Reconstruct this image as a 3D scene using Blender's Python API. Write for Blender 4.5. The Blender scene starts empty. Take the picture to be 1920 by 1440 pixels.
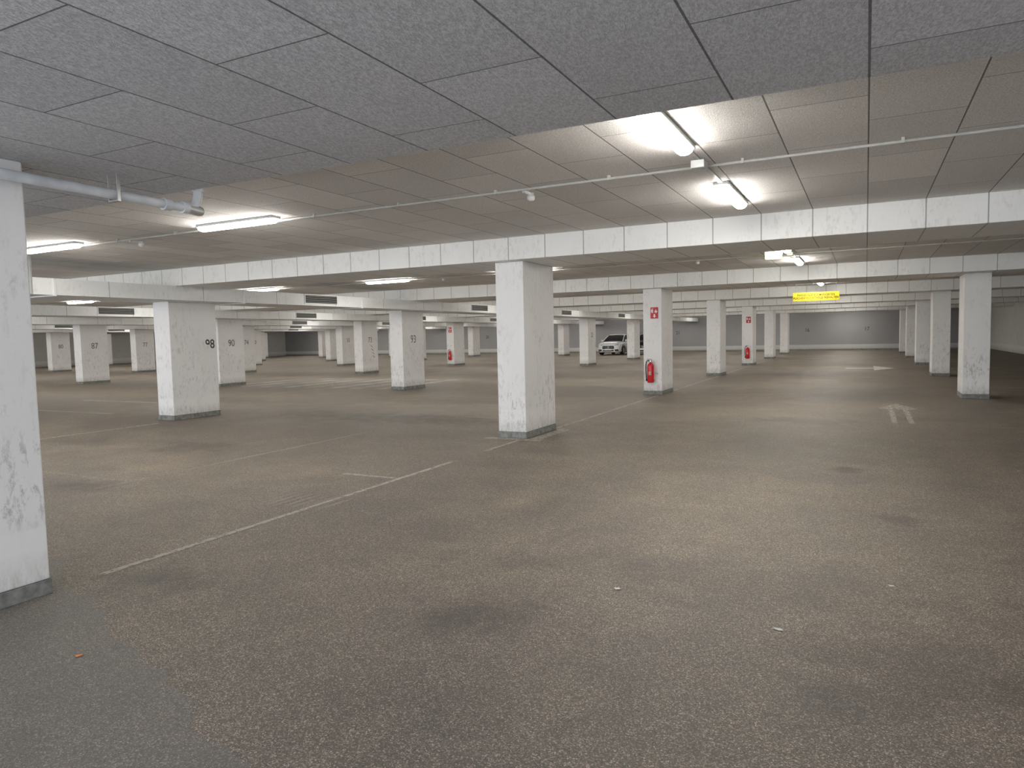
import bpy, bmesh, math, random
from mathutils import Vector, Matrix
random.seed(4)
S = bpy.context.scene
COL = S.collection
CAMZ = 1.65
GX = [-4.86 - 8.4*i for i in range(7)]          # aisle-side faces of the column rows
GY = [1.48] + [10.05 + 8.4*i for i in range(6)]  # front faces of the column rows
CW, CD = 0.50, 1.20
BEAMZ, CEILZ, DUCTZ = 2.84, 3.19, 2.55
MZ = CEILZ
XL, XR, YB, YN = -60.0, 8.0, 60.5, -3.5

# ------------------------------------------------------------------ materials
class NT:
    def __init__(s, name):
        s.m = bpy.data.materials.new(name); s.m.use_nodes = True
        s.t = s.m.node_tree; s.n = s.t.nodes; s.l = s.t.links
        s.b = s.n['Principled BSDF']; s._p = None
    def pos(s):
        if s._p is None: s._p = s.n.new('ShaderNodeNewGeometry').outputs['Position']
        return s._p
    def put(s, inp, v):
        if isinstance(v, bpy.types.NodeSocket): s.l.new(v, inp)
        else: inp.default_value = v
    def math(s, op, a, b=0.0, c=None, clamp=False):
        n = s.n.new('ShaderNodeMath'); n.operation = op; n.use_clamp = clamp
        s.put(n.inputs[0], a); s.put(n.inputs[1], b)
        if c is not None: s.put(n.inputs[2], c)
        return n.outputs[0]
    def sep(s, v=None):
        n = s.n.new('ShaderNodeSeparateXYZ'); s.l.new(v or s.pos(), n.inputs[0]); return n.outputs
    def scale(s, vec):
        n = s.n.new('ShaderNodeVectorMath'); n.operation = 'MULTIPLY'
        s.l.new(s.pos(), n.inputs[0]); n.inputs[1].default_value = vec; return n.outputs[0]
    def noise(s, sc, det=3, rough=.55, vec=None, dist=0):
        n = s.n.new('ShaderNodeTexNoise'); n.inputs['Scale'].default_value = sc
        n.inputs['Detail'].default_value = det; n.inputs['Roughness'].default_value = rough
        n.inputs['Distortion'].default_value = dist
        s.l.new(vec or s.pos(), n.inputs['Vector']); return n.outputs['Fac']
    def ramp(s, fac, stops):
        n = s.n.new('ShaderNodeValToRGB'); s.l.new(fac, n.inputs[0])
        e = n.color_ramp.elements
        while len(e) < len(stops): e.new(.5)
        for i, (p, c) in enumerate(stops):
            e[i].position = p
            e[i].color = (c, c, c, 1) if isinstance(c, (int, float)) else (*c, 1)
        return n.outputs[0]
    def mix(s, fac, a, b, mode='MIX'):
        n = s.n.new('ShaderNodeMix'); n.data_type = 'RGBA'; n.blend_type = mode
        s.put(n.inputs[0], fac)
        for i, v in ((6, a), (7, b)):
            if isinstance(v, bpy.types.NodeSocket): s.l.new(v, n.inputs[i])
            else: n.inputs[i].default_value = (*v, 1) if len(v) == 3 else v
        return n.outputs[2]
    def bump(s, h, st=.3, d=.01):
        n = s.n.new('ShaderNodeBump'); n.inputs['Strength'].default_value = st
        n.inputs['Distance'].default_value = d; s.l.new(h, n.inputs['Height'])
        s.l.new(n.outputs[0], s.b.inputs['Normal'])
    def base(s, c, rough=.7, metal=0):
        if isinstance(c, bpy.types.NodeSocket): s.l.new(c, s.b.inputs['Base Color'])
        else: s.b.inputs['Base Color'].default_value = (*c, 1)
        s.put(s.b.inputs['Roughness'], rough); s.b.inputs['Metallic'].default_value = metal
        return s.m

def simple(name, c, rough=.5, metal=0, var=.12, sc=9):
    t = NT(name)
    f = t.noise(sc, 2)
    lo = tuple(max(0, v*(1-var)) for v in c); hi = tuple(min(1, v*(1+var)) for v in c)
    return t.base(t.ramp(f, [(.3, lo), (.7, hi)]), rough, metal)

def emis(name, c, st):
    t = NT(name); t.base(c, .4)
    t.b.inputs['Emission Color'].default_value = (*c, 1); t.b.inputs['Emission Strength'].default_value = st
    return t.m

def joint(t, x, period, w, off=0.0):
    """1 on the joint line, 0 elsewhere"""
    a = t.math('FRACT', t.math('ADD', t.math('DIVIDE', t.math('SUBTRACT', x, off), period), .5))
    d = t.math('MULTIPLY', t.math('ABSOLUTE', t.math('SUBTRACT', a, .5)), period)
    return t.math('LESS_THAN', d, w)

def panel_ceiling(name, c1, c2, streak):
    t = NT(name); X, Y, Z = t.sep()
    j1 = joint(t, X, .625, .0055)
    k = t.math('FLOOR', t.math('DIVIDE', X, .625))
    odd = t.math('FLOORED_MODULO', k, 2.0)
    Y2 = t.math('SUBTRACT', Y, t.math('MULTIPLY', odd, .625))
    j2 = joint(t, Y2, 1.25, .004, 2.19)
    j = t.math('MAXIMUM', j1, j2)
    kk = t.math('FLOOR', t.math('DIVIDE', t.math('SUBTRACT', Y2, 2.19), 1.25))
    wn = t.n.new('ShaderNodeTexWhiteNoise'); wn.noise_dimensions = '2D'
    cb = t.n.new('ShaderNodeCombineXYZ'); t.l.new(k, cb.inputs[0]); t.l.new(kk, cb.inputs[1])
    t.l.new(cb.outputs[0], wn.inputs['Vector'])
    tone = t.math('MULTIPLY_ADD', wn.outputs['Value'], .16, .88)
    fine = t.noise(85, 3, .75, t.scale((1.0, .4 if streak else 1.0, 1.0)))
    big = t.noise(.6, 2)
    col = t.mix(t.ramp(fine, [(.38, 0.0), (.62, 1.0)]), c1, c2)
    col = t.mix(.35, col, t.ramp(big, [(.3, .8), (.7, 1.0)]), 'MULTIPLY')
    g = t.n.new('ShaderNodeCombineXYZ')
    for i in range(3): t.l.new(tone, g.inputs[i])
    col = t.mix(1.0, col, g.outputs[0], 'MULTIPLY')
    col = t.mix(t.math('MULTIPLY', j, .8), col, (.06, .06, .06))
    t.bump(t.math('SUBTRACT', fine, t.math('MULTIPLY', j, .8)), .8, .010)
    return t.base(col, .9)

def white_paint(name, joints_axis=None, base=(.78, .78, .75)):
    t = NT(name); X, Y, Z = t.sep()
    n1 = t.noise(1.1, 2, .5); n2 = t.noise(16, 5, .8, t.scale((1, 1, .4)), .3)
    n3 = t.noise(1.5, 2)
    col = t.mix(t.ramp(n1, [(.35, 0.0), (.75, .35)]), base, tuple(v*.84 for v in base))
    scr = t.math('MULTIPLY', t.ramp(n2, [(.52, 0.0), (.63, .95)]), t.ramp(n3, [(.38, .05), (.58, 1.0)]))
    low = t.math('SUBTRACT', 1.0, t.math('DIVIDE', Z, 1.9), clamp=True)
    col = t.mix(t.math('MULTIPLY', scr, t.math('MULTIPLY_ADD', low, .60, .28)), col, (.34, .33, .30))
    if joints_axis is not None:
        j = joint(t, (X, Y, Z)[joints_axis], .625 if joints_axis == 0 else 2.1, .007)
        col = t.mix(t.math('MULTIPLY', j, .65), col, (.10, .10, .09))
        t.bump(t.math('SUBTRACT', n2, j), .2, .006)
    else:
        lower = t.math('LESS_THAN', Z, .46)
        col = t.mix(t.math('MULTIPLY', lower, .45), col, (.90, .90, .88))
        grime = t.math('MULTIPLY', t.math('SUBTRACT', 1.0, t.math('DIVIDE', Z, .32), clamp=True), t.ramp(n2, [(.4, .25), (.6, .8)]))
        col = t.mix(grime, col, (.33, .31, .28))
        t.bump(n2, .15, .005)
    return t.base(col, .75)

STAINS = [(-2.09, 3.56, .34, .26, .5), (.25, 3.74, .6, .5, .36), (-8.6, 11.9, 3.2, .75, .5), (-4.45, 3.2, .36, .25, .5),
          (-1.05, 13.6, 1.0, .5, .4), (-.2, 8.96, .16, .2, .5), (.23, 6.8, .18, .18, .4), (-8.3, 5.0, .5, .25, .5),
          (-.9, 4.7, 1.7, .45, .24), (-9.4, 7.6, .8, .5, .4), (-17, 14, 3.0, .9, .4), (-9.5, 15.4, 2.5, 1.0, .35)]
def floor_mat():
    t = NT('worn_asphalt'); X, Y, Z = t.sep()
    big = t.noise(.28, 3, .6, None, .6); mid = t.noise(1.7, 4, .7)
    col = t.ramp(big, [(.30, (.202, .171, .144)), (.52, (.252, .211, .167)), (.72, (.296, .247, .190))])
    col = t.mix(.78, col, t.ramp(mid, [(.32, .60), (.52, .95), (.7, 1.18)]), 'MULTIPLY')
    vo = t.n.new('ShaderNodeTexVoronoi'); vo.inputs['Scale'].default_value = 190
    t.l.new(t.pos(), vo.inputs['Vector'])
    vs = t.n.new('ShaderNodeSeparateColor'); t.l.new(vo.outputs['Color'], vs.inputs[0])
    grain = t.ramp(vs.outputs[0], [(.0, .42), (.5, .8), (.78, 1.12), (.92, 1.8), (1.0, 2.8)])
    col = t.mix(.9, col, grain, 'MULTIPLY')
    fine = t.noise(300, 1, .7)
    col = t.mix(.6, col, t.ramp(fine, [(.3, .5), (.7, 1.45)]), 'MULTIPLY')
    med = t.noise(30, 3, .7)
    col = t.mix(.35, col, t.ramp(med, [(.36, .75), (.62, 1.2)]), 'MULTIPLY')
    wob = t.noise(2.6, 4, .65)
    wob = t.math('MULTIPLY', t.math('SUBTRACT', wob, .5), 3.4)
    acc = None
    for (sx, sy, rx, ry, st) in STAINS:
        vm = t.n.new('ShaderNodeVectorMath'); vm.operation = 'MULTIPLY_ADD'
        t.l.new(t.pos(), vm.inputs[0]); vm.inputs[1].default_value = (1/rx, 1/ry, 0); vm.inputs[2].default_value = (-sx/rx, -sy/ry, 0)
        ln = t.n.new('ShaderNodeVectorMath'); ln.operation = 'LENGTH'; t.l.new(vm.outputs[0], ln.inputs[0])
        m = t.math('MULTIPLY', t.math('SUBTRACT', 1.3, t.math('ADD', ln.outputs['Value'], wob), clamp=True), st)
        acc = m if acc is None else t.math('MAXIMUM', acc, m)
    col = t.mix(acc, col, (.06, .052, .047))
    e = t.math('MULTIPLY_ADD', X, .35, Y)
    e = t.math('ADD', e, t.math('MULTIPLY', t.math('SUBTRACT', mid, .5), .5))
    sm = t.math('MULTIPLY', t.math('LESS_THAN', e, 1.12), t.math('LESS_THAN', X, -1.2))
    col = t.mix(t.math('MULTIPLY', sm, .4), col, (.19, .192, .185))
    t.bump(t.math('ADD', vs.outputs[0], fine), .45, .005)
    rr = t.ramp(mid, [(.3, .50), (.7, .74)])
    return t.base(col, rr)

M = {}
M['floor'] = floor_mat()
M['low'] = panel_ceiling('wood_wool_panel_grey', (.50, .50, .51), (.72, .72, .73), True)
M['up'] = panel_ceiling('wood_wool_panel_beige', (.64, .61, .575), (.93, .90, .855), False)
M['beam'] = white_paint('white_panelled_beam', 0, (.87, .87, .84))
M['duct'] = white_paint('white_duct_paint', 1, (.84, .85, .84))
M['col'] = white_paint('white_column_paint', None, (.88, .875, .86))
M['plinth'] = simple('grey_plinth_paint', (.22, .225, .21), .7, 0, .35, 14)
M['wallp'] = white_paint('dull_white_wall', None, (.66, .66, .64))
M['wallb'] = white_paint('grey_wall', None, (.36, .36, .365))
M['wallr'] = white_paint('off_white_wall', None, (.80, .79, .76))
M['black'] = simple('black_paint', (.02, .02, .02), .5)
M['num'] = simple('number_paint', (.04, .04, .045), .6)
M['num2'] = simple('faded_number_paint', (.14, .14, .145), .6)
M['pipe'] = simple('pipe_paint', (.62, .64, .66), .4)
M['galv'] = simple('galvanised_steel', (.55, .55, .54), .4, .6)
M['cond'] = simple('grey_plastic', (.50, .50, .47), .5)
M['house'] = simple('fixture_white_plastic', (.75, .76, .74), .4)
M['tube'] = emis('lit_diffuser', (1.0, .967, .915), 84)
M['tubeg'] = emis('lit_green_lamp', (.75, 1.0, .25), 9)
M['red'] = simple('red_enamel', (.60, .015, .02), .25)
M['signred'] = simple('red_sign', (.60, .02, .03), .4)
M['white'] = simple('white_print', (.85, .85, .83), .5)
M['yellow'] = simple('yellow_sign', (.80, .62, .02), .45)
M['dark'] = simple('dark_slot', (.03, .032, .03), .7)
M['carw'] = simple('white_car_paint', (.82, .83, .84), .18)
M['cark'] = simple('black_car_paint', (.012, .013, .015), .15)
M['glass'] = simple('tinted_glass', (.015, .018, .02), .06)
M['rubber'] = simple('rubber', (.02, .02, .02), .8)
M['chrome'] = simple('chrome', (.75, .76, .78), .12, 1.0)
M['lens'] = simple('headlight_lens', (.70, .74, .78), .08, .3)
M['leaf'] = simple('dry_leaf', (.80, .28, .08), .8)
M['paper'] = simple('paper_scrap', (.70, .70, .66), .8)
M['exlabel'] = simple('extinguisher_label', (.50, .34, .26), .5)
def worn(name, c, thr, amax=.85, mn=.5):
    t = NT(name); t.base(c, .7)
    f = t.ramp(t.noise(14, 5, .75), [(thr-.09, 0.0), (thr+.09, amax)])
    f = t.math('MULTIPLY', f, t.ramp(t.noise(.9, 3), [(.3, mn), (.6, 1.0)]))
    t.l.new(f, t.b.inputs['Alpha']); return t.m
M['line'] = worn('worn_white_line', (.60, .56, .50), .40, .74, .75)
M['faint'] = worn('faint_white_line', (.55, .51, .45), .49, .6)
M['arrow'] = worn('worn_arrow_paint', (.66, .62, .56), .45, .8)
M['arrow2'] = worn('broken_arrow_paint', (.64, .60, .54), .47, .75, .85)
M['arrow3'] = worn('less_worn_arrow_paint', (.72, .68, .62), .39, .85, .9)
M['redmark'] = worn('red_scuff', (.55, .08, .05), .45)

# ------------------------------------------------------------------ helpers
def link(o): COL.objects.link(o); return o
def meta(o, label=None, cat=None, group=None, kind=None):
    if label: o['label'] = label
    if cat: o['category'] = cat
    if group: o['group'] = group
    if kind: o['kind'] = kind
    return o
def obj(name, me, mat=None, parent=None, loc=(0, 0, 0), rot=(0, 0, 0), smooth=False):
    if mat is not None and len(me.materials) == 0: me.materials.append(mat)
    if smooth:
        for p in me.polygons: p.use_smooth = True
    o = bpy.data.objects.new(name, me); o.location = loc; o.rotation_euler = rot
    link(o)
    if parent: o.parent = parent
    return o
def empty(name, loc=(0, 0, 0), rot=(0, 0, 0), parent=None):
    o = bpy.data.objects.new(name, None); o.location = loc; o.rotation_euler = rot
    o.empty_display_size = .1; link(o)
    if parent: o.parent = parent
    return o
def bm_box(bm, x0, x1, y0, y1, z0, z1):
    v = [bm.verts.new((x, y, z)) for z in (z0, z1) for x, y in ((x0, y0), (x1, y0), (x1, y1), (x0, y1))]
    for f in ((3, 2, 1, 0), (4, 5, 6, 7), (0, 1, 5, 4), (1, 2, 6, 5), (2, 3, 7, 6), (3, 0, 4, 7)):
        bm.faces.new([v[i] for i in f])
def bm_done(bm, name, bevel=0, seg=2):
    if bevel: bmesh.ops.bevel(bm, geom=bm.edges[:], offset=bevel, segments=seg, affect='EDGES', profile=.5)
    bmesh.ops.recalc_face_normals(bm, faces=bm.faces[:])
    me = bpy.data.meshes.new(name); bm.to_mesh(me); bm.free(); return me
def box_me(x0, x1, y0, y1, z0, z1, bevel=0, seg=2, name='box'):
    bm = bmesh.new(); bm_box(bm, x0, x1, y0, y1, z0, z1); return bm_done(bm, name, bevel, seg)
def boxes_me(lst, bevel=0):
    bm = bmesh.new()
    for b in lst: bm_box(bm, *b)
    return bm_done(bm, 'boxes', bevel)
def rings_me(R, caps=True):
    bm = bmesh.new(); rings = [[bm.verts.new(p) for p in r] for r in R]; n = len(R[0])
    for A, B in zip(rings, rings[1:]):
        for k in range(n): bm.faces.new((A[k], A[(k+1) % n], B[(k+1) % n], B[k]))
    if caps: bm.faces.new(rings[0][::-1]); bm.faces.new(rings[-1])
    return bm_done(bm, 'rings')
def tube_me(pts, r, n=12, caps=True):
    pts = [Vector(p) for p in pts]; R = []; ref = None
    for i, p in enumerate(pts):
        d = (pts[min(i+1, len(pts)-1)] - pts[max(i-1, 0)]).normalized()
        if ref is None: ref = Vector((0, 0, 1)) if abs(d.z) < .9 else Vector((1, 0, 0))
        a = d.cross(ref).normalized(); b = a.cross(d).normalized(); ref = b
        rr = r[i] if isinstance(r, (list, tuple)) else r
        R.append([p + a*rr*math.cos(2*math.pi*k/n) + b*rr*math.sin(2*math.pi*k/n) for k in range(n)])
    return rings_me(R, caps)
def lathe_me(prof, n=28):
    return rings_me([[(max(r, .0005)*math.cos(2*math.pi*k/n), max(r, .0005)*math.sin(2*math.pi*k/n), z) for k in range(n)] for r, z in prof])
def poly_me(polys, z=0.0, thick=0.0):
    bm = bmesh.new()
    for pl in polys:
        bm.faces.new([bm.verts.new((x, y, z)) for x, y in pl])
    if thick:
        r = bmesh.ops.extrude_face_region(bm, geom=bm.faces[:])
        bmesh.ops.translate(bm, vec=(0, 0, thick), verts=[v for v in r['geom'] if isinstance(v, bmesh.types.BMVert)])
        bmesh.ops.recalc_face_normals(bm, faces=bm.faces[:])
    me = bpy.data.meshes.new('poly'); bm.to_mesh(me); bm.free(); return me
def loft_me(secs): return rings_me(secs)
def text_me(s, size, extrude=.001, align='CENTER', sx=.85, bold=0.0):
    cu = bpy.data.curves.new('t', 'FONT'); cu.body = s; cu.size = size; cu.extrude = extrude; cu.offset = bold
    cu.align_x = align; cu.align_y = 'CENTER'; cu.space_line = .95
    o = bpy.data.objects.new('t', cu); COL.objects.link(o)
    dg = bpy.context.evaluated_depsgraph_get(); dg.update()
    me = bpy.data.meshes.new_from_object(o.evaluated_get(dg))
    bpy.data.objects.remove(o)
    for v in me.vertices: v.co.x *= sx
    return me
def copy_tree(o, loc, parent=None):
    c = o.copy(); COL.objects.link(c)
    if parent is not None: c.parent = parent
    else: c.location = loc
    for ch in list(o.children): copy_tree(ch, None, c)
    return c
HP = math.pi/2
FACE_NY = (HP, 0, 0)      # reads when looking along +Y
FACE_PX = (HP, 0, HP)     # reads when looking along -X

# ------------------------------------------------------------------ room shell
o = obj('floor', box_me(XL, XR, YN, YB, -.2, 0), M['floor']); meta(o, kind='structure', label='worn brown-grey asphalt parking floor with oil stains')
o = obj('ceiling', box_me(XL, XR, 3.82, YB, CEILZ, CEILZ+.25), M['up']); meta(o, kind='structure', label='beige wood-wool panel ceiling with dark joints')
o = obj('ceiling.001', box_me(XL, XR, YN, 3.82, BEAMZ, CEILZ+.25), M['low']); meta(o, kind='structure', label='lowered grey wood-wool panel ceiling')
o = obj('wall_back', box_me(XL-.3, XR+.3, YB, YB+.3, 0, CEILZ+.25), M['wallb']); meta(o, kind='structure', label='dull grey painted end wall with stall numbers')
o = obj('wall_left', box_me(XL-.3, XL, YN, YB, 0, CEILZ+.25), M['wallp']); meta(o, kind='structure', label='dull white painted side wall')
o = obj('wall_right', box_me(XR, XR+.3, YN, YB, 0, CEILZ+.25), M['wallr']); meta(o, kind='structure', label='off-white painted side wall')
o = obj('baseboard_back', box_me(XL, XR, YB-.02, YB, 0, .12), M['plinth']); meta(o, kind='structure', label='dark painted strip along the wall foot')

# ------------------------------------------------------------------ beams
for gy in GY[1:]:
    o = obj('ceiling_beam', box_me(XL, XR, -.82, .62, 0, CEILZ-BEAMZ, .006, 1), M['beam'], loc=(0, gy+.6, BEAMZ))
    meta(o, 'white panelled downstand beam spanning between the columns', 'beam', 'ceiling beams')

# ------------------------------------------------------------------ columns
def column_me(h, w=CW, d=CD): return box_me(-w, 0, 0, d, .10, h, .012, 2)
SH_T, SH_D = column_me(BEAMZ), column_me(DUCTZ)
PL = box_me(-CW-.008, .008, -.008, CD+.008, 0, .10, .004, 1)
RSH = box_me(0, .52, 0, .95, .10, BEAMZ, .012, 2); RPL = box_me(-.008, .528, -.008, .958, 0, .10, .004, 1)
numbers = {(1, 1): '98', (1, 2): '93', (2, 2): '90', (3, 2): '87', (2, 3): '73', (3, 3): '74', (4, 3): '77', (5, 3): '80',
           (3, 4): '53', (1, 3): '95', (1, 4): '32', (4, 4): '70', (5, 4): '66'}
COLS = {}
for i, gx in enumerate(GX):
    for j, gy in enumerate(GY):
        if j == 0 and i > 1: continue
        duct = i >= 1
        e = empty('concrete_column', (gx, gy, 0)); COLS[(i, j)] = e
        obj('shaft', SH_D if (duct and j > 0) else SH_T, M['col'], e)
        obj('plinth', PL, M['plinth'], e)
        lab = 'white painted rectangular concrete column with grey plinth'
        if (i, j) in numbers:
            s = numbers[(i, j)]
            if j == 1: obj('stall_number', text_me(s, .28, sx=.9, bold=.003), M['num'], e, (.003, CD-.19, 1.62), FACE_PX)
            else: obj('stall_number', text_me(s, .36), M['num2'], e, (.003, .6, 1.62), FACE_PX)
            lab = 'white concrete column painted with black number ' + s
        meta(e, lab, 'column', 'white concrete columns')
for j, gy in enumerate([18.9 + 8.4*k for k in range(5)]):
    e = empty('concrete_column', (1.98, gy, 0))
    obj('shaft', RSH, M['col'], e); obj('plinth', RPL, M['plinth'], e)
    meta(e, 'white painted square concrete column along the driving lane', 'column', 'white concrete columns')
e = COLS[(2, 3)]
for k in range(4):
    y, z = .62+.05*k, 1.35-.17*k
    obj('red_scuff_mark', poly_me([[(y, z), (y+.16, z-.10), (y+.16, z-.06), (y, z+.04)]]), M['redmark'], e, (.004, 0, 0), FACE_PX)

# ------------------------------------------------------------------ ducts with grilles
GF = boxes_me([(-.002, .018, -.62, .62, .10, .125), (-.002, .018, -.62, .62, -.125, -.10),
               (-.002, .018, -.62, -.595, -.10, .10), (-.002, .018, .595, .62, -.10, .10)])
GSL = box_me(-.002, .004, -.595, .595, -.10, .10)
GS = boxes_me([(.002, .014, -.595, .595, -.075+.05*k, -.070+.05*k) for k in range(4)])
STRAP = box_me(-.012, .012, -.015, .015, 0, CEILZ-DUCTZ)
for i in range(1, 6):
    gx = GX[i]; y0 = 4.4
    e = empty('ventilation_duct', (gx-.05, 0, DUCTZ))
    bx = [(-.6, .6, y0, YB-.3, 0, BEAMZ-DUCTZ)]
    for k in range(14):
        y = 7.4 + 4.2*k
        if y < YB-1: bx += [(-.625, .625, y-.02, y+.02, -.02, BEAMZ-DUCTZ-.004)]
    obj('duct_body', boxes_me(bx), M['duct'], e)
    for k in range(5):
        g = empty('vent_grille', (.6, 14.15+8.4*k, .165), (0, 0, 0), e)
        obj('frame', GF, M['duct'], g); obj('slot', GSL, M['dark'], g); obj('slats', GS, M['cond'], g)
    if i == 1:
        for x in (-.64, .64): obj('hanger_strap', STRAP, M['galv'], e, (x, 7.0, 0))
    meta(e, 'long white rectangular ventilation duct with slotted grilles', 'duct', 'ventilation ducts')

# ------------------------------------------------------------------ light fixtures
def fixture(L=1.35):
    e = empty('fluorescent_light', (0, 0, MZ))
    obj('housing', box_me(-L/2, L/2, -.078, .078, -.035, 0, .006, 1), M['house'], e)
    secs = []
    for x, q in ((-L/2+.01, .75), (-L/2+.05, 1), (L/2-.05, 1), (L/2-.01, .75)):
        secs.append([(x, -.072*q*math.cos(a), -.0355-.052*q*math.sin(a)) for a in [math.pi*k/6 for k in range(7)]])
    obj('diffuser', loft_me(secs), M['tube'], e, smooth=False)
    meta(e, 'lit white fluorescent tube light with rounded diffuser on the ceiling', 'light', 'ceiling fluorescent lights')
    return e
F1 = fixture(); F1.location = (-1.35, 5.27, MZ); F1.rotation_euler = (0, 0, HP)
def put_fixture(x, y, rz=0):
    f = copy_tree(F1, (x, y, MZ)); f.rotation_euler = (0, 0, rz)
for k in range(7):
    yc = 6.57 + 8.4*k
    if k: put_fixture(-1.35, yc-1.3, HP)
    put_fixture(-1.35, yc+1.6, HP)
    for c in (-9.15, -17.6, -26.1, -34.5, -42.9, -51.3):
        put_fixture(c-1.95, yc-.10); put_fixture(c+2.0, yc-.10)

# conduits, junction boxes and sensors
def sensor():
    e = empty('motion_sensor', (0, 0, MZ))
    obj('arm', box_me(-.15, .02, -.015, .015, -.03, 0, .004, 1), M['house'], e)
    obj('head', lathe_me([(0, -.085), (.025, -.082), (.04, -.065), (.043, -.045), (.038, -.03), (.03, -.02), (.03, 0)], 20), M['house'], e, (.04, 0, 0), smooth=True)
    meta(e, 'small white dome motion sensor on the ceiling', 'sensor', 'ceiling sensors'); return e
S0 = sensor(); S0.location = (-3.25, 6.92, MZ); S0.rotation_euler = (0, 0, HP)
PCL = box_me(-.012, .012, -.020, .020, -.045, 0)
for k in range(7):
    yc = 6.62 + 8.4*k
    e = empty('cable_conduit', (0, yc, CEILZ))
    obj('pipe', tube_me([(-56, 0, -.030), (XR-.01, 0, -.030)], .013, 8), M['cond'], e)
    if k == 0:
        x = -16.0
        while x < XR-.3:
            obj('pipe_clip', PCL, M['cond'], e, (x, 0, 0)); x += 1.25
    meta(e, 'thin grey electrical conduit clipped to the ceiling', 'conduit', 'ceiling conduits')
    e = empty('cable_trunking', (-1.35, yc, MZ))
    obj('trunk', box_me(-.022, .022, -.66, .86, -.015, 0), M['cond'], e)
    obj('junction_box', box_me(-.06, .06, -.10, .06, -.085, -.015, .008, 2), M['house'], e, (.0, -.14, 0))
    meta(e, 'grey cable trunking with a junction box between two lights', 'cable trunking', 'cable trunkings')
    if k: copy_tree(S0, (-3.25, yc+.30, MZ))
    if k < 4:
        copy_tree(S0, (-9.7, yc+.30, MZ)); copy_tree(S0, (-18.1, yc+.30, MZ))
e = empty('emergency_light', (-1.6, 14.35, MZ))
obj('housing', box_me(-.16, .16, -.05, .05, -.10, 0, .01, 2), M['house'], e)
obj('lamp_shade', box_me(-.15, .15, -.045, .045, -.17, -.10, .02, 2), M['tubeg'], e)
meta(e, 'small emergency ceiling lamp glowing yellow-green', 'light')

# ------------------------------------------------------------------ white pipe on the near column
e = empty('drain_pipe', (-4.72, 0, 2.70))
pts = [(0, -1.5, .04), (0, 3.72, .0), (0, 3.80, .005), (0, 3.86, .03), (0, 3.89, .09), (0, 3.90, .16), (0, 3.90, CEILZ-2.70)]
obj('pipe', tube_me(pts, .034, 20), M['pipe'], e, smooth=True)
for a, b in (((0, 3.58, 0), (0, 3.64, 0)), ((0, 3.74, 0), (0, 3.79, .002)), ((0, 3.90, .14), (0, 3.90, .19))):
    obj('coupling', tube_me([a, b], .046, 20), M['pipe'], e)
obj('valve_outlet', tube_me([(0, 3.78, 0), (0, 3.90, -.01), (0, 3.92, -.01)], [.038, .040, .034], 20), M['galv'], e)
obj('ceiling_flange', tube_me([(0, 3.90, CEILZ-2.70-.02), (0, 3.90, CEILZ-2.70)], .06, 20), M['pipe'], e)
HG = boxes_me([(-.05, .05, -.012, .012, -.045, -.036), (-.052, -.044, -.012, .012, -.045, .14), (.044, .052, -.012, .012, -.045, .14)])
for y in (3.2, 1.2): obj('pipe_hanger', HG, M['galv'], e, (0, y, 0))
meta(e, 'pale grey drain pipe with elbow beside the column', 'pipe')

# ------------------------------------------------------------------ fire extinguishers and their signs
def extinguisher():
    e = empty('fire_extinguisher', (0, 0, 0))
    body = [(.05, 0), (.06, .0), (.074, .012), (.078, .03), (.078, .40), (.074, .43), (.058, .46), (.034, .48), (.024, .49), (.024, .51)]
    obj('cylinder', lathe_me(body), M['red'], e, (0, 0, 0), smooth=True)
    obj('valve', lathe_me([(.02, .51), (.028, .515), (.028, .545), (.016, .55), (.016, .57)], 16), M['chrome'], e)
    obj('handle', boxes_me([(-.012, .012, -.015, .085, .572, .584), (-.012, .012, -.02, .09, .548, .556), (-.012, .012, -.02, -.008, .548, .584)]), M['black'], e, rot=(0, 0, HP))
    hose = [(-.02, 0, .53), (-.06, -.01, .55), (-.095, -.01, .52), (-.108, -.01, .44), (-.108, -.01, .30), (-.102, -.01, .18), (-.095, -.01, .10)]
    obj('hose', tube_me(hose, .012, 10), M['black'], e, smooth=True)
    obj('nozzle', tube_me([(-.095, -.01, .10), (-.092, -.01, .04)], [.013, .022], 12), M['black'], e)
    bm = bmesh.new(); ring = []
    for k in range(9):
        a = math.radians(-115 + 50*k/8); ring.append((bm.verts.new((.0795*math.cos(a), .0795*math.sin(a), .19)), bm.verts.new((.0795*math.cos(a), .0795*math.sin(a), .28))))
    for A, B in zip(ring, ring[1:]): bm.faces.new((A[0], B[0], B[1], A[1]))
    obj('paper_label', bm_done(bm, 'l'), M['exlabel'], e)
    obj('wall_bracket', boxes_me([(-.03, .03, .079, .0975, .05, .50), (-.085, .085, .06, .0975, .05, .075)]), M['galv'], e)
    meta(e, 'red fire extinguisher with black hose mounted on a white column', 'fire extinguisher', 'fire extinguishers'); return e
X0 = extinguisher(); X0.location = (-5.14, 18.45-.098, .33); X0.scale = (1.15, 1, 1.08)
copy_tree(X0, (-5.08, 35.25-.098, .33)); copy_tree(X0, (-21.90, 35.25-.098, .33))
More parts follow.
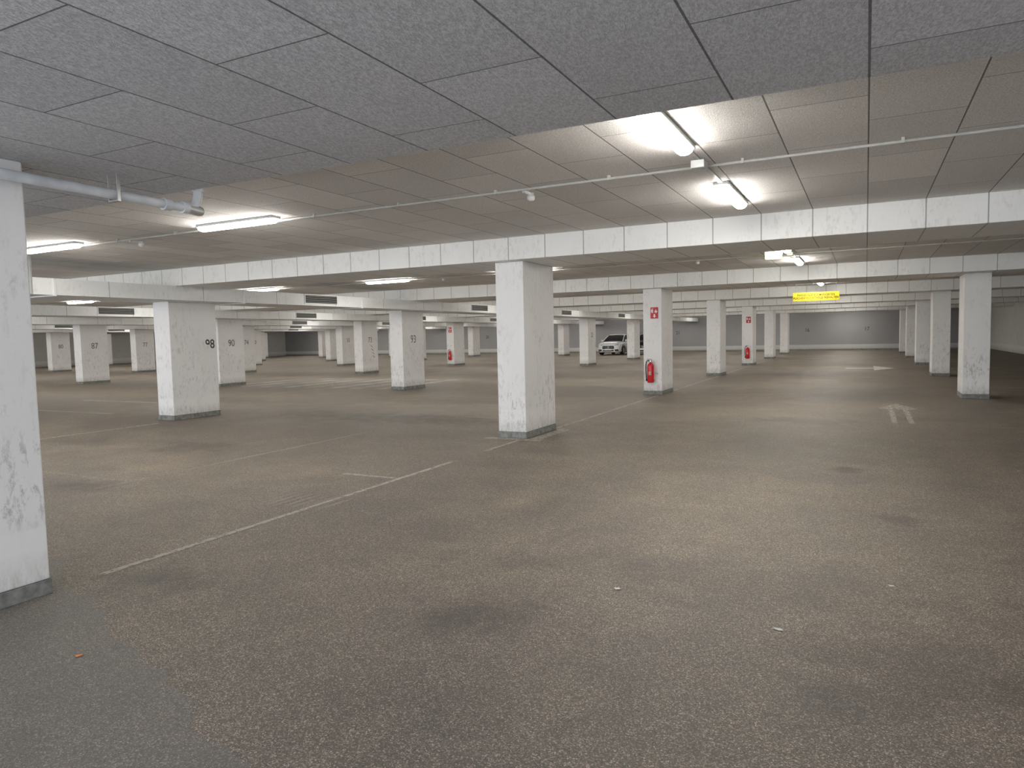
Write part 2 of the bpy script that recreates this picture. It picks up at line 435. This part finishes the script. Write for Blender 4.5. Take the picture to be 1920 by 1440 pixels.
def fsign():
    e = empty('fire_extinguisher_sign', (0, 0, 0))
    obj('plate', box_me(-.105, .105, -.006, 0, -.15, .15, .002, 1), M['signred'], e)
    ext = [[(-.08, 0), (-.032, 0), (-.032, .08), (-.045, .095), (-.065, .095), (-.08, .08)], [(-.06, .097), (-.03, .12), (-.03, .132), (-.065, .11)],
           [(-.08, .10), (-.094, .03), (-.086, .03), (-.066, .097)]]
    obj('extinguisher_symbol', poly_me(ext), M['white'], e, (0, -.0075, -.0), FACE_NY)
    fl = [[(.02, 0), (.06, 0), (.08, .03), (.072, .065), (.055, .045), (.045, .11), (.025, .06), (.012, .07), (.003, .03)]]
    obj('flame_symbol', poly_me(fl), M['white'], e, (0, -.0075, .0), FACE_NY)
    low = [[(-.02, -.085), (.02, -.085), (.02, -.03), (-.02, -.03)], [(-.045, -.085), (0, -.13), (.045, -.085)]]
    obj('arrow_symbol', poly_me(low), M['white'], e, (0, -.0075, 0), FACE_NY)
    meta(e, 'red square safety sign with white extinguisher and flame symbols', 'sign', 'fire extinguisher signs'); return e
Z0 = fsign(); Z0.location = (-5.05, 18.45-.001, 2.19)
copy_tree(Z0, (-5.05, 35.25-.001, 2.19)); copy_tree(Z0, (-21.90, 35.25-.001, 2.10))

# ------------------------------------------------------------------ yellow hanging sign
e = empty('hanging_sign', (-1.33, 22.5, 2.50))
obj('sign_board', box_me(-.63, .63, -.012, .012, 0, .25, .003, 1), M['yellow'], e)
obj('lettering', text_me('PARKEN NUR AUF MARKIERTEN\nFLÄCHEN! FLUCHTWEGE FREIHALTEN', .09, .0008, sx=.78, bold=.0022), M['black'], e, (0, -.0135, .125), FACE_NY)
for x in (-.54, .54): obj('hanging_rod', box_me(-.005, .005, -.005, .005, .25, CEILZ-2.5), M['galv'], e, (x, 0, 0))
meta(e, 'yellow rectangular sign with two lines of black lettering hung from ceiling', 'sign')

# ------------------------------------------------------------------ numbers on the back wall
for s, x in (('17', .05), ('16', -4.2), ('20', -10.9), ('21', -14.5), ('24', -25.2), ('22', -17.8), ('27', -37.0), ('26', -33.3)):
    o = obj('wall_number', text_me(s, .42), M['num'], None, (x, YB-.006, 1.62), FACE_NY)
    meta(o, 'black stall number %s painted on the wall' % s, 'number', 'stall numbers on the wall')

# ------------------------------------------------------------------ floor markings
def mark(name, polys, mat, label, cat='floor marking', group=None):
    cx = sum(p[0] for q in polys for p in q)/sum(len(q) for q in polys); cy = sum(p[1] for q in polys for p in q)/sum(len(q) for q in polys)
    pl = [[(x-cx, y-cy) for x, y in q] for q in polys]
    o = obj(name, poly_me(pl, 0), mat, None, (cx, cy, .003)); meta(o, label, cat, group); return o
def rect(x0, x1, y0, y1): return [(x0, y0), (x1, y0), (x1, y1), (x0, y1)]
G = 'painted bay lines'
for a, b in ((3.05, 7.9), (8.75, 10.0), (11.4, 18.3), (19.8, 26.7), (28.1, 35.1), (36.6, 43.5)):
    mark('lane_line', [rect(-4.933, -4.868, a, b)], M['line'], 'worn white lane edge line between columns', group=G)
mark('bay_line', [rect(-5.75, -4.94, 6.64, 6.71)], M['line'], 'short worn white parking bay line', group=G)
for y in (14.9, 17.2, 12.4, 21.0, 23.4, 25.8):
    mark('bay_line', [rect(-9.4, -4.98, y-.045, y+.045)], M['faint'], 'faded white parking bay line', group=G)
mark('bay_line', [rect(-7.95, -7.87, 4.9, 10.2)], M['faint'], 'faded white parking bay line', group=G)
mark('bay_line', [rect(-10.3, -8.0, 5.3, 5.38)], M['faint'], 'faded white parking bay line', group=G)
mark('bay_line', [rect(-13.2, -13.1, 4.0, 9.6)], M['line'], 'worn white parking bay line', group=G)
mark('bay_line', [rect(-21.2, -16.2, 10.5, 10.65)], M['line'], 'worn white parking bay line', group=G)
mark('bay_line', [rect(-21.2, -16.2, 12.9, 13.05)], M['line'], 'worn white parking bay line', group=G)
for y in (22.5, 25.0, 27.5, 30, 33, 36, 39, 42, 45):
    mark('bay_line', [rect(2.9, 7.6, y-.05, y+.05)], M['line'], 'worn white parking bay line', group=G)
mark('bay_line', [rect(2.0, 4.6, 15.9, 15.99)], M['faint'], 'faded white parking bay line', group=G)
mark('bay_line', [rect(1.8, 4.6, 13.5, 13.59)], M['faint'], 'faded white parking bay line', group=G)
mark('column_edge_marking', [rect(-5.55, -4.55, 9.86, 10.02), rect(-4.80, -4.6, 10.05, 11.3)], M['line'], 'pale worn paint around the column foot')
for k in range(8):
    x = -22.0 + 1.05*k
    mark('crosswalk_stripe', [rect(x, x+.5, 18.6, 23.6)], M['arrow'], 'worn white crosswalk stripe', group='crosswalk stripes')
mark('floor_arrow', [[(.22, 16.1), (.98, 16.1), (.60, 17.3)], rect(.42, .51, 13.7, 16.09), rect(.68, .77, 13.7, 16.09)], M['arrow2'], 'worn white straight-ahead arrow on the lane')
mark('floor_arrow', [rect(-.75, .30, 32.35, 32.85), [(.30, 31.0), (1.05, 32.6), (.30, 34.6)]], M['arrow3'], 'worn white turning arrow on the lane')
mark('hatched_floor_patch', [rect(-5.55+.11*k, -5.50+.11*k, 5.1, 5.65) for k in range(8)], M['faint'], 'faint scuffed pale patch on asphalt')
mark('lane_dash', [rect(-1.4, -.9, 17.0, 17.1)], M['faint'], 'small faded white dash on the lane')

# ------------------------------------------------------------------ litter
def scrap(name, x, y, r, mat, label, cat):
    rnd = random.Random(int(x*100)); bm = bmesh.new()
    c = bm.verts.new((0, 0, .006)); n = 9
    ring = [bm.verts.new((r*rnd.uniform(.5, 1.1)*math.cos(2*math.pi*k/n), .6*r*rnd.uniform(.5, 1.1)*math.sin(2*math.pi*k/n), rnd.uniform(0, .008))) for k in range(n)]
    for k in range(n): bm.faces.new((c, ring[k], ring[(k+1) % n]))
    meta(obj(name, bm_done(bm, 's'), mat, None, (x, y, .003)), label, cat)
scrap('dry_leaf', -3.72, 2.17, .03, M['leaf'], 'small dry orange-brown leaf on the asphalt', 'leaf')
for x, y, r in ((-1.417, 4.24, .034), (-.42, 4.0, .035), (.164, 4.98, .02), (1.56, 9.54, .03)):
    scrap('paper_scrap', x, y, r, M['paper'], 'tiny torn white paper scrap on the asphalt', 'litter')

# ------------------------------------------------------------------ cars
def build_car(loc, paint, label):
    e = empty('car', loc)
    def sec(y, zb, zt, hw, tumble=.9):
        h = [(0, zb), (hw*.85, zb), (hw*.97, zb+.10), (hw, .5*(zb+zt)), (hw*.985, zt-.14), (hw*.93, zt-.05), (hw*tumble*.85, zt-.005), (hw*.4, zt+.02), (0, zt+.025)]
        return [(x, y, z) for x, z in h] + [(-x, y, z) for x, z in h[-2:0:-1]]
    st = [(0, .32, .70, .62), (.05, .25, .80, .76), (.16, .22, .90, .87), (.4, .2, .98, .94), (.9, .2, 1.03, .955), (1.4, .2, 1.08, .955), (2.4, .2, 1.08, .955),
          (3.5, .2, 1.10, .955), (4.2, .2, 1.10, .94), (4.55, .26, 1.06, .88), (4.7, .36, .98, .78)]
    obj('body', loft_me([sec(*s) for s in st]), paint, e, smooth=True)
    cab = [(1.15, 1.085, .78), (1.6, 1.34, .72), (2.05, 1.55, .65), (2.4, 1.60, .63), (3.0, 1.61, .62), (3.6, 1.56, .60), (4.1, 1.42, .58), (4.55, 1.10, .62)]
    cs = []
    for y, z, hw in cab:
        b = .86 if y < 4.3 else .8
        h = [(0, 1.02), (b, 1.02), (b-.01, min(1.10, z-.01)), (hw+.02, z-.035), (hw-.06, z), (0, z+.02)]
        cs.append([(x, y, zz) for x, zz in h] + [(-x, y, zz) for x, zz in h[-2:0:-1]])
    obj('windows', loft_me(cs), M['glass'], e)
    rf = []
    for y, z, hw in cab[2:7]:
        h = [(0, z+.0), (hw+.0, z-.03), (hw+.03, z-.045), (hw+.02, z-.02), (hw-.06, z+.015), (0, z+.035)]
        rf.append([(x, y, zz) for x, zz in h] + [(-x, y, zz) for x, zz in h[-2:0:-1]])
    obj('roof', loft_me(rf), paint, e, smooth=True)
    for s in (-1, 1):
        obj('roof_pillar', tube_me([(s*.84, 1.12, 1.07), (s*.755, 1.6, 1.33), (s*.68, 2.05, 1.53)], .035, 8), paint, e)
        obj('side_mirror', lathe_me([(.0, -.07), (.07, -.06), (.10, 0), (.09, .06), (0, .09)], 14), paint, e, (s*1.0, 1.45, 1.12))
        bm = bmesh.new()
        vs = [bm.verts.new(p) for p in ((s*.50, .035, .72), (s*.80, .16, .76), (s*.87, .36, .86), (s*.74, .19, .875), (s*.50, .06, .80))]
        bm.faces.new(vs); r = bmesh.ops.extrude_face_region(bm, geom=bm.faces[:])
        bmesh.ops.translate(bm, vec=(0, -.05, .01), verts=[v for v in r['geom'] if isinstance(v, bmesh.types.BMVert)])
        obj('headlight', bm_done(bm, 'hl'), M['lens'], e)
        obj('side_intake', box_me(s*.66-.14, s*.66+.14, -.01, .2, .32, .46, .03, 2), M['black'], e)
        obj('tail_light', box_me(s*.68-.14, s*.68+.14, 4.55, 4.70, .85, .95, .02, 2), M['signred'], e)
        obj('roof_rail', box_me(s*.60-.015, s*.60+.015, 2.2, 3.7, 1.59, 1.63), M['chrome'], e)
        obj('wiper', box_me(s*.32-.27, s*.32+.27, 1.22, 1.24, 1.135, 1.145), M['black'], e)
        for y in (.92, 3.78):
            w = empty('wheel', (s*.86, y, .36), (0, HP, 0), e)
            obj('tyre', lathe_me([(.22, -.12), (.33, -.12), (.36, -.08), (.36, .08), (.33, .12), (.22, .12)], 32), M['rubber'], w)
            obj('rim', lathe_me([(.0, -.125), (.23, -.125), (.235, .125), (0, .125)], 24), M['galv'], w)
            obj('wheel_arch', tube_me([(.43*math.cos(a), .43*math.sin(a), 0) for a in [math.pi*.02+math.pi*.96*k/14 for k in range(15)]], .035, 8),
                M['black'], e, (s*.945, y, .36), (HP, 0, HP))
    grl = [[(-.46, .46), (.46, .46), (.50, .58), (.44, .72), (-.44, .72), (-.50, .58)]]
    obj('grille', poly_me(grl, 0, .04), M['black'], e, (0, .03, .02), FACE_NY)
    obj('grille_slats', boxes_me([(-.44+.11*k, -.432+.11*k, -.022, -.012, .50, .72) for k in range(9)]), M['chrome'], e)
    ring = tube_me([(.10*math.cos(2*math.pi*k/24), .10*math.sin(2*math.pi*k/24), 0) for k in range(25)], .010, 8)
    obj('emblem_ring', ring, M['chrome'], e, (0, -.035, .615), FACE_NY)
    star = []
    for k in range(3):
        a = HP + k*2*math.pi/3
        star.append([(.095*math.cos(a), .095*math.sin(a)), (.016*math.cos(a+1.05), .016*math.sin(a+1.05)), (0, 0), (.016*math.cos(a-1.05), .016*math.sin(a-1.05))])
    obj('emblem_star', poly_me(star, 0, .006), M['chrome'], e, (0, -.03, .615), FACE_NY)
    obj('front_splitter', box_me(-.62, .62, -.03, .2, .24, .30, .02, 2), M['chrome'], e)
    obj('lower_intake', box_me(-.46, .46, -.012, .1, .31, .41, .02, 2), M['black'], e)
    obj('licence_plate', box_me(-.26, .26, -.04, -.012, .385, .495, .004, 1), M['white'], e)
    meta(e, label, 'car'); return e
build_car((-18.05, 52.4, 0), M['carw'], 'white sport utility car parked nose out near the wall')
build_car((-15.45, 53.0, 0), M['cark'], 'black car parked beside the white car behind a column')

# ------------------------------------------------------------------ world (daylight enters through the open entrance side)
w = bpy.data.worlds.new('W'); S.world = w; w.use_nodes = True
w.node_tree.nodes['Background'].inputs[0].default_value = (.86, .91, 1.0, 1)
w.node_tree.nodes['Background'].inputs[1].default_value = 3.8

# ------------------------------------------------------------------ camera
cam = bpy.data.cameras.new('camera'); co = bpy.data.objects.new('camera', cam); link(co)
f = 1310.0
cam.sensor_width = 36; cam.lens = 36*f/1920; cam.clip_start = .05; cam.clip_end = 300
yc = Vector((1624-960, 720-616, -f)).normalized()
v2 = Vector((-1600-960, 720-687, -f)).normalized()
zc = yc.cross(v2).normalized(); zc = zc if zc.y > 0 else -zc
xc = yc.cross(zc).normalized()
R = Matrix((xc, yc, zc))
co.matrix_world = Matrix.Translation((0, 0, CAMZ)) @ R.to_4x4()
S.camera = co
S.view_settings.view_transform = 'Standard'
S.view_settings.exposure = 0.0
